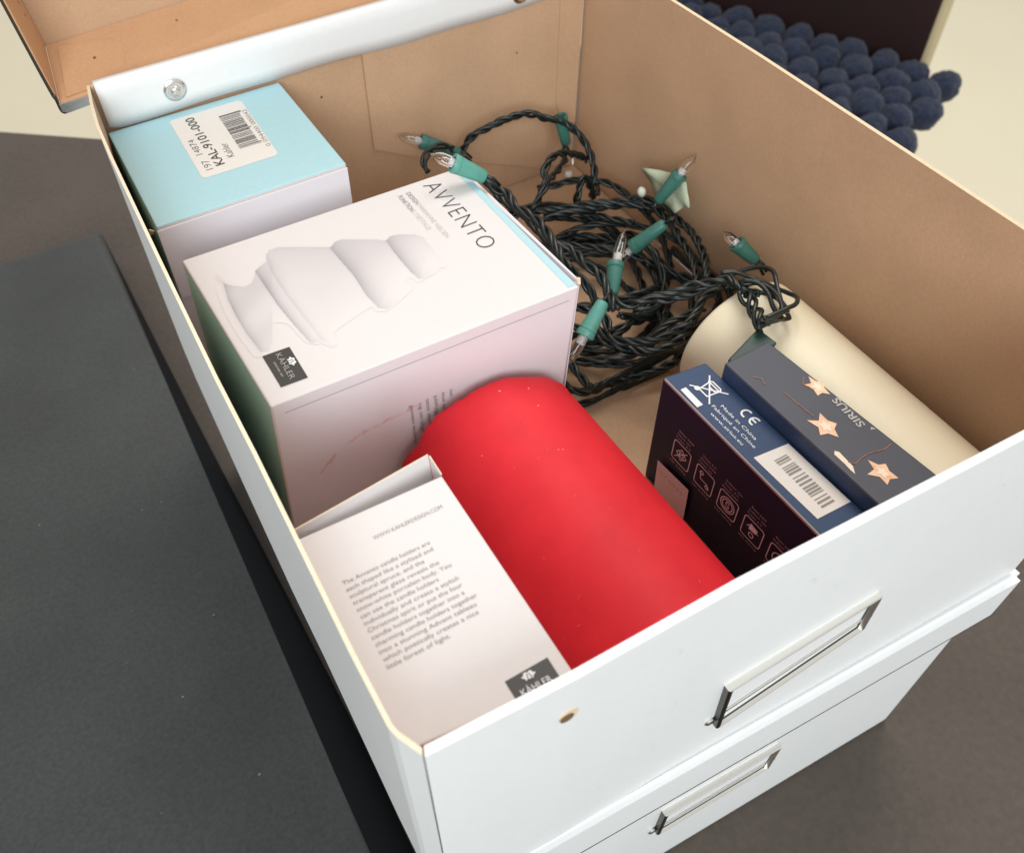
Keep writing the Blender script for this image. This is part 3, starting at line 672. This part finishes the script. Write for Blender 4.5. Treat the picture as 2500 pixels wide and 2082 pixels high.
# ================================================================ navy cartons
n1 = thing('carton', 'narrow navy carton with barcode, standing between the red candle and another navy carton', 'carton')
zt = -.0620
hexa('carton_body', [(.1572, .0060, zt), (.1775, .0060, zt), (.1741, .1082, zt), (.1545, .1098, zt)],
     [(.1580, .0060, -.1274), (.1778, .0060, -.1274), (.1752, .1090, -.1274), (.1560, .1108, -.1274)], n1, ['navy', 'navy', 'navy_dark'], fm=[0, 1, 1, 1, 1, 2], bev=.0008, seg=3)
ud = Vector((.1545-.1572, .1098-.0060, 0)).normalized()
plate('top_edge', [(.1569, .0062, zt-.0004), (.1576, .0062, zt-.0004), (.1550, .1085, zt-.0004), (.1543, .1085, zt-.0004)], (0, 0, 1), .0012, n1, ['ink_text'], bev=.0003)
F = Face((.1560, .0665, zt), (-ud.x, -ud.y, 0), (1, 0, 0))      # reads towards the viewer
def GN(x, y):
    d = Vector((x, y, zt))-F.o; return (d.dot(F.u), d.dot(F.v))
poly('printed_bar', F, [GN(.1567, .1012), GN(.1567, .0907), GN(.1594, .0907), GN(.1592, .1012)], n1, 'print_white')
a, b = GN(.1660, .0958)
bn = []
def bl(*p): bn.append([(a+x*.001, b+y*.001) for x, y in p])
bl((-5.6, -4.6), (5.6, 4.8)); bl((-5.6, 5.0), (5.8, -4.4))
bl((-3.4, 2.8), (3.2, 2.8)); bl((-3.0, 2.8), (-2.2, -2.8), (2.4, -2.8), (3.0, 2.8)); bl((-3.6, 2.9), (-2.4, 4.0), (2.2, 4.0), (3.4, 2.9)); bl((-1, 1.2), (2.2, 1.2))
strokes('printed_bin_mark', F, bn, .00062, n1, 'print_white')
poly('printed_bin_mark', F, [(a-.0030+.0012*math.cos(t*.5), b-.0032+.0011*math.sin(t*.5)) for t in range(12)], n1, 'print_white')
def arc(cx, cy, r, a0, a1, n=14): return [(cx+r*math.cos(math.radians(a0+(a1-a0)*i/n)), cy+r*math.sin(math.radians(a0+(a1-a0)*i/n))) for i in range(n+1)]
a, b = GN(.1706, .0789)
strokes('printed_conformity_mark', F, [arc(a, b, .0019, 75, 285), arc(a+.0046, b, .0019, 75, 285), [(a+.0029, b), (a+.0050, b)]], .00075, n1, 'print_white')
for s, x, y, ln in (('Made in China', .1645, .0868, .0195), ('Fabriqué en Chine', .1616, .0885, .0240), ('www.sirius.eu', .1588, .0858, .0180)):
    a, b = GN(x, y); text('printed_text', s, F, a, b, (1, 0), ln, .0014, n1, 'print_white', thin=-.0)
pl = [GN(*p) for p in ((.1594, .0612), (.1610, .0297), (.1758, .0297), (.1745, .0602))]
lb = poly('barcode_sticker', F, pl, n1, 'label')
a0, b0 = GN(.1648, .0565); a1, b1c = GN(.1722, .0325)
barcode('printed_barcode', F, a0, a1, b0, b1c-.0010, lb, 'bar_grey', 8, 17, h=.0003, tail=.0)
# dark side face with feature icons
F = Face((.1545, .1098, zt), (-ud.x, -ud.y, -.0), (.0015, 0, 1)); 
if F.n.x > 0: F.n = -F.n
def S(y, z): return ((.1098-y), z-zt)
ic, fine = [], []
for k, y in enumerate((.0910, .0766, .0625, .0483, .0340, .0200)):
    a, b = S(y, -.0908); w, h_ = .0052, .0056
    ic.append([(p[0], p[1]) for p in rounded(a-w, a+w, b-h_, b+h_, .0014, 4)]+[(a+w, b+h_-.0014)])
    if k == 0: fine += [[(a-.0035, b-.0035), (a+.0030, b+.0035)], [(a-.0030, b), (a, b+.0032), (a+.003, b), (a, b-.0030), (a-.003, b)], arc(a, b, .0013, 0, 360)]
    if k == 1: fine += [[(a-.0028, b+.003), (a-.0020, b-.001), (a+.002, b-.001), (a+.0030, b-.0036)], arc(a-.002, b+.0025, .0009, 0, 360), arc(a+.0022, b-.0025, .0009, 0, 360)]
    if k == 2: fine += [arc(a, b, .0038, 0, 360, 24), arc(a, b, .0028, 0, 360, 20), arc(a, b+.0008, .0009, 20, 250, 8), arc(a, b-.0008, .0009, 200, 430, 8)]
    if k == 3: fine += [[(a-.0030, b+.0010), (a-.001, b+.0035), (a+.001, b+.0012), (a+.0030, b+.0014)], arc(a, b-.0022, .0012, 0, 360)]
    if k >= 4: fine += [arc(a, b, .0030, 0, 300), [(a-.002, b-.002), (a+.002, b+.001)]]
    nl = 3 if k < 4 else 2
    for q in range(nl):
        text('printed_text', ('Timer 6 h', 'Indoor use', 'Batteri 3xAA')[(k+q) % 3], F, a-.0050+.0006*q, b+.0070+.0022*q, (1, 0), .0090-.0012*((k+q) % 2), .0011, n1, 'print_pinktext')
    text('printed_text', 'Inkl. ledning', F, a-.0055, b-.0082, (1, 0), .0100, .0010, n1, 'print_pinktext')
strokes('printed_icon', F, ic, .00042, n1, 'print_pink'); strokes('printed_icon', F, fine, .00045, n1, 'print_pink')
a, b = S(.0483, -.0902); poly('printed_icon', F, [(a-.0016, b+.0030), (a-.0020, b-.0006), (a+.0018, b-.0002), (a+.0024, b+.0022)], n1, 'sticker_pink', h=.0003)
a0, b0 = S(.1030, -.1070); stk = poly('price_sticker', F, [(a0, b0), (a0+.0012, b0-.0185), (a0+.0215, b0-.0185), (a0+.0202, b0+.0020)], n1, 'sticker_pink', h=.00015)
text('printed_text', '97.6941', F, a0+.003, b0-.0060, (1, .06), .014, .0022, stk, 'ink_light', thin=.02, h=.0003)

n2 = thing('carton', 'dark carton printed with glowing star lights, leaning on the cream candle', 'carton')
zt = -.0545
hexa('carton_body', [(.1782, .0060, zt), (.2050, .0060, zt), (.1967, .1003, zt), (.1746, .0992, zt)],
     [(.1782, .0060, -.0800), (.2010, .0060, -.0800), (.1942, .1003, -.0800), (.1746, .0992, -.0800)], n2, ['night', 'navy', 'navy'], fm=[0, 1, 1, 1, 1, 2], bev=.0009, seg=3)
SHX, SHY = .0023, .0018
F = Face((.19, .06, zt), (0, -1, 0), (1, 0, 0))
def G2(x, y): return (-(y+SHY-.06), x+SHX-.19)
def star(x, y, s, rot, sq=.75, parent=n2):
    a, b = G2(x, y)
    P = [];
    for i in range(10):
        r = s*1.1*(1 if i % 2 == 0 else .52)*(1+.12*math.sin(i*2.3)); t = rot+math.pi*i/5
        P.append((a+r*math.cos(t), b+r*sq*math.sin(t)))
    o = poly('printed_star', F, P, parent, 'star_glow')
    C_ = [(a+(p[0]-a)*.5+.0002, b+(p[1]-b)*.45) for p in P]
    poly('printed_star', F, C_, parent, 'star_core', h=.00022)
star(.1940, .0705, .0052, .4, .7); star(.1834, .0545, .0058, .1, .8); star(.1858, .0292, .0056, .7, .75)
a, b = G2(.1780, .0390); poly('printed_star', F, [(a-.0052, b+.0004), (a-.0040, b+.0014), (a+.0030, b+.0011), (a+.0060, b-.0006), (a+.0040, b-.0008), (a+.0010, b-.0006), (a-.0040, b-.0008)], n2, 'star_core')
strokes('printed_wire', F, [[G2(*p) for p in ((.1816, .0740), (.1822, .0670), (.1829, .0600))], [G2(*p) for p in ((.1790, .0380), (.1806, .0363), (.1840, .0372), (.1879, .0375), (.1940, .0362), (.1975, .0369))],
                           [G2(*p) for p in ((.1930, .0767), (.1903, .0740), (.1915, .0715))], [G2(*p) for p in ((.1770, .0860), (.1790, .0840), (.1780, .0810))]], .0004, n2, 'wire_orange')
Fs = Face((.19, .06, zt), (0, -1, 0), (1, 0, 0))
Fs2 = Face((.19, .06, zt), (0, 1, 0), (-1, 0, 0))
text('printed_text', 'SIRIUS', Fs2, (.0478+SHY-.06), -(.1962+SHX-.19), (1, -.04), .0150, .0030, n2, 'ink_light', bold=.02)
poly('printed_mark', F, [G2(.1972, .0462), G2(.1960, .0452), G2(.1980, .0446)], n2, 'ink_light')


# ================================================================ string lights
sl_ = thing('string_lights', 'tangled dark green string lights with small clear bulbs', 'string lights')
def clampv(c):
    x = min(max(c.x, .1330), .2560); y = min(max(c.y, .1100), .3300); z = max(c.z, -.1266)
    if x > .2552+.0: x = .2552
    if z < -.028:                                        # stay off the white carton
        lim = .1336 if y < .226 else 0
        x = max(x, lim)
    dx = x-.2207; dz = z+.0963                            # and off the cream candle
    if y < .1400:
        d = math.hypot(dx, dz)
        if d < .0322: x = .2207+dx/d*.0322; z = -.0963+dz/d*.0322
    return Vector((x, y, z))
for k, P_ in CABLES.items():
    st3 = 2 if k in ('2b', '10') else 3
    rd, pt = {'7': (.0034, .085), '7b': (.0020, .045), '7c': (.0024, .022)}.get(k, (.00125, .021))
    twisted('cable', P_, sl_, strands=st3, rad=rd, r=.00100 if k[0] == '7' else .00100, pitch=pt, clamp=clampv)
# the heap underneath: loops lying on the box bottom
rnd = random.Random(21)
def loop_path(cx, cy, ra, rb, rot, z0, turns, ph):
    P_ = []
    for i in range(int(10*turns)):
        t = ph+2*math.pi*i/10; w = 1+.45*noise.noise(Vector((t*.7, z0*40, ph)))
        x = ra*w*math.cos(t); y = rb*w*math.sin(t)
        z = z0+.016*noise.noise(Vector((t*.9, 5, ph*3)))
        P_.append((cx+x*math.cos(rot)-y*math.sin(rot), cy+x*math.sin(rot)+y*math.cos(rot), z))
    return P_
for i in range(15):
    z0 = -.1245+.0014*i
    P_ = loop_path(.1950+rnd.uniform(-.010, .010), .2190+rnd.uniform(-.020, .020), rnd.uniform(.022, .056), rnd.uniform(.028, .064), rnd.uniform(-1.0, 1.2), z0, rnd.uniform(.6, 1.1), rnd.uniform(0, 6))
    twisted('cable', P_, sl_, strands=3, rad=.00115, r=.00095, pitch=.020+.012*rnd.random(), clamp=lambda c: clampv(Vector((c.x, max(c.y, .158), c.z))), step=.0016)
def socket(base, mouth, tip, light=False, bulb=True, label=None):
    A, B, T = Vector(base), Vector(mouth), Vector(tip); R_ = .0039
    o = lathe('socket', [(-.03, .0012), (0, R_*.62), (.03, R_*.72), (.45, R_*.86), (.80, R_*.97), (.815, R_*.90), (.83, R_*.90), (.845, R_*1.02), (.97, R_*1.05), (1.0, R_*1.0), (1.0, R_*.72), (.86, R_*.66), (.86, .0001)], A, B, sl_, 'socket_light' if light else 'socket', 28)
    if not bulb: return
    d = (T-B); ln = d.length; C = B-(B-A).normalized()*.002
    gl = lathe('bulb', [(0, .0019), (.1, .0024), (.55, .0024), (.72, .0021), (.82, .0014), (.88, .0007), (.95, .0005), (1.0, .0002)], C, T, o, 'glass', 20)
    vs, fs = [], []; f = frames([C, T])[0]
    for s in (-1, 1):
        sweep(vs, fs, [C+d*.02+f[1]*s*.0007, C+d*.5+f[1]*s*.0008, C+d*.68+f[1]*s*.0005], .00016, 5)
    sweep(vs, fs, [C+d*.1, C+d*.36], .0015, 8)
    mesh('filament_stem', vs, fs, o, ['print_white'])
    for s in (-1, 1):                                    # the two leads leaving the base
        q = A+(A-B).normalized()*.004+f[1]*s*.001
        vs, fs = [], []; sweep(vs, fs, [A+(B-A)*.02+f[1]*s*.0008, q, q+(A-B).normalized()*.003+Vector((0, 0, -.002))], .0008, 6)
        mesh('lead', vs, fs, o, ['cable'], smooth=True)
for k, (b_, m_, t_) in SOCKETS.items():
    socket(b_, m_, t_, light=k in ('2', '7'), bulb=(k != '3'))
# small printed paper flag and its button, and the dark end connector
def flag():
    P_ = [Vector(p) for p in TAG]; bm = bmesh.new()
    c = sum(P_, Vector())/len(P_); cv = bm.verts.new(c+Vector((.001, -.001, .002))); vs = [bm.verts.new(p) for p in P_]
    for i in range(len(vs)): bm.faces.new((cv, vs[i], vs[(i+1) % len(vs)]))
    bmesh.ops.subdivide_edges(bm, edges=bm.edges[:], cuts=2, use_grid_fill=True)
    for v in bm.verts: v.co += Vector((.0006*noise.noise(v.co*160), .0012*noise.noise(v.co*130), .0006*noise.noise(v.co*200)))
    o = from_bm('paper_tag', bm, sl_, ['tag'], smooth=True)
    s = o.modifiers.new('thickness', 'SOLIDIFY'); s.thickness = .0004
flag()
K_ = Vector(KNOB[0])
lathe('button', [(0, .0008), (.25, .0018), (.5, .0023), (.8, .0020), (1, .0008), (1, .0001)], K_+Vector((0, 0, -.003)), K_+Vector((-.0015, .0005, .0025)), sl_, 'knob', 20)
hexa('end_connector', [(.1826, .1012, -.0610), (.2040, .1012, -.0600), (.2032, .1122, -.0602), (.1822, .1048, -.0612)],
     [(.1845, .1012, -.0800), (.1950, .1012, -.0760), (.1950, .1105, -.0760), (.1845, .1055, -.0800)], sl_, ['plug'], bev=.0008)

sp = lathe('light_spot_blob', [(0, .0006), (.1, .0022), (.6, .0026), (.95, .0018), (1, .0001)], (.2478, .3215, -.1276), (.2486, .3225, -.1240), None, 'print_white', 14)  # added white blob, stands in for a bright spot of light through a hole
tag(sp, 'tiny white blob standing in for light through a hole in the box', 'light spot')

# ================================================================ chair with the felt ball cushion
E0, E1, E2 = Vector((.9128, 1.007, -.45)), Vector((1.0765, .6462, -.45)), Vector((.8886, .5452, -.45))
ua = (E0-E1).normalized(); vb = (E2-E1).normalized(); vb = (vb-ua*vb.dot(ua)).normalized()
if vb.x > 0: vb = -vb
ch = thing('chair', 'dark wooden chair behind the box, carrying the felt ball cushion', 'chair')
def q4(o, a0, a1, b0, b1_, z): return [o+ua*a+vb*b+Vector((0, 0, z)) for a, b in ((a0, b0), (a1, b0), (a1, b1_), (a0, b1_))]
E1z = E1.copy()
hexa('seat', q4(E1z, .02, .50, .0, .40, -.045), q4(E1z, .02, .50, .0, .40, -.075), ch, ['dark_wood'], bev=.004)
hexa('backrest', q4(E1z, .045, .50, -.045, -.012, .42), q4(E1z, .045, .50, -.045, -.012, -.11), ch, ['dark_wood'], bev=.003)
hexa('edge_trim', q4(E1z, .037, .0445, -.047, -.010, .42), q4(E1z, .037, .0445, -.047, -.010, -.11), ch, ['chair_edge'], bev=.002)
for a, b in ((.05, .02), (.47, .02), (.05, .37), (.47, .37)):
    hexa('leg', q4(E1z, a, a+.03, b-.015, b+.015, -.0755), q4(E1z, a, a+.03, b-.015, b+.015, -.57), ch, ['dark_wood'], bev=.003)
cu = thing('cushion', 'navy blue cushion made of rows of felt balls, lying on the dark chair', 'cushion')
hexa('backing', q4(E1z, .01, .46, .01, .33, -.026), q4(E1z, .01, .46, .01, .33, -.0445), cu, ['felt_base'], bev=.006)
bm = bmesh.new(); bmesh.ops.create_icosphere(bm, subdivisions=4, radius=.0250)
for v in bm.verts: v.co *= 1+.12*noise.noise(v.co*55)+.07*noise.noise(v.co*140)+.04*noise.noise(v.co*330)
fbm = bpy.data.meshes.new('felt_ball'); bm.to_mesh(fbm); bm.free()
for f in fbm.polygons: f.use_smooth = True
fbm.materials.append(M['felt'])
rnd = random.Random(5)
for r in range(8):
    for c in range(11):
        a = c*.0435+(.020 if r % 2 else 0)+rnd.uniform(-.0055, .0055); b = .008+r*.0405+rnd.uniform(-.005, .005)
        if a > .455: continue
        o = bpy.data.objects.new('felt_ball', fbm); COL.objects.link(o); o.parent = cu
        o.location = E1z+ua*a+vb*b+Vector((0, 0, -.012+rnd.uniform(-.004, .004)-(.006 if c == 0 else 0)))
        o.rotation_euler = (rnd.random()*6, rnd.random()*6, rnd.random()*6); s = rnd.uniform(.86, 1.04); o.scale = (s*rnd.uniform(.9, 1.1), s, s*rnd.uniform(.80, 1.0))

# a few dust specks on the black board
vs, fs = [], []
rnd = random.Random(9)
for x, y in ((-.062, .30), (-.050, .30), (-.085, .235), (-.074, .172), (-.095, .205), (-.036, .42), (-.052, .115), (-.10, .12), (-.045, .21), (-.12, .32)):
    s = rnd.uniform(.0002, .0005); k = len(vs)
    for dx, dy, dz in ((s*2, 0, 0), (0, s, 0), (-s*1.5, 0, 0), (0, -s, 0), (0, 0, s)): vs.append((x+dx, y+dy, -.2399+dz))
    for i, j in ((0, 1), (1, 2), (2, 3), (3, 0)): fs.append([k+i, k+j, k+4])
d_ = mesh('dust', vs, fs, None, ['dust']); d_['kind'] = 'stuff'
tag(d_, 'tiny pale dust specks on the black board', 'dust')

# handling marks: small scuffs on the white front panel and dents of pale bloom on the red candle
rnd = random.Random(31)
def scuffs(name, make, n, parent, m, size):
    vs, fs = [], []
    for i in range(n):
        p, u, v, nn_ = make(); l = rnd.uniform(.3, 1)*size; w = l*rnd.uniform(.06, .2); a = rnd.uniform(0, 3.14)
        e1 = u*math.cos(a)+v*math.sin(a); e2 = v*math.cos(a)-u*math.sin(a); k = len(vs); q = p+nn_*(.00006+i*2e-6)
        vs += [q-e1*l, q-e1*l*.3-e2*w, q+e1*l*.7-e2*w*.6, q+e1*l, q+e1*l*.2+e2*w, q-e1*l*.6+e2*w*.5]; fs.append([k+j for j in range(6)])
    o = mesh(name, vs, fs, parent, [m]); o['kind'] = 'stuff'; return o
M['scuff'] = mat('grey_scuff', (.62, .64, .64), .7)
M['bloom'] = mat('pale_red_bloom', (.78, .10, .11), .7)
scuffs('scuff_marks', lambda: (Vector((rnd.uniform(.03, .25), -.0019, rnd.uniform(-.125, -.01))), Vector((1, 0, 0)), Vector((0, 0, 1)), Vector((0, -1, 0))), 16, sb, 'scuff', .0016)
def oncandle():
    th = rnd.uniform(-.9, .9); y = rnd.uniform(.02, .12); r = .0400; x = .0868+.0045*(.1305-y)/.125
    return (Vector((x+r*math.sin(th), y, -.0872+r*math.cos(th))), Vector((math.cos(th), 0, -math.sin(th))), Vector((0, 1, 0)), Vector((math.sin(th), 0, math.cos(th))))
scuffs('bloom_marks', oncandle, 26, rc, 'bloom', .0011)
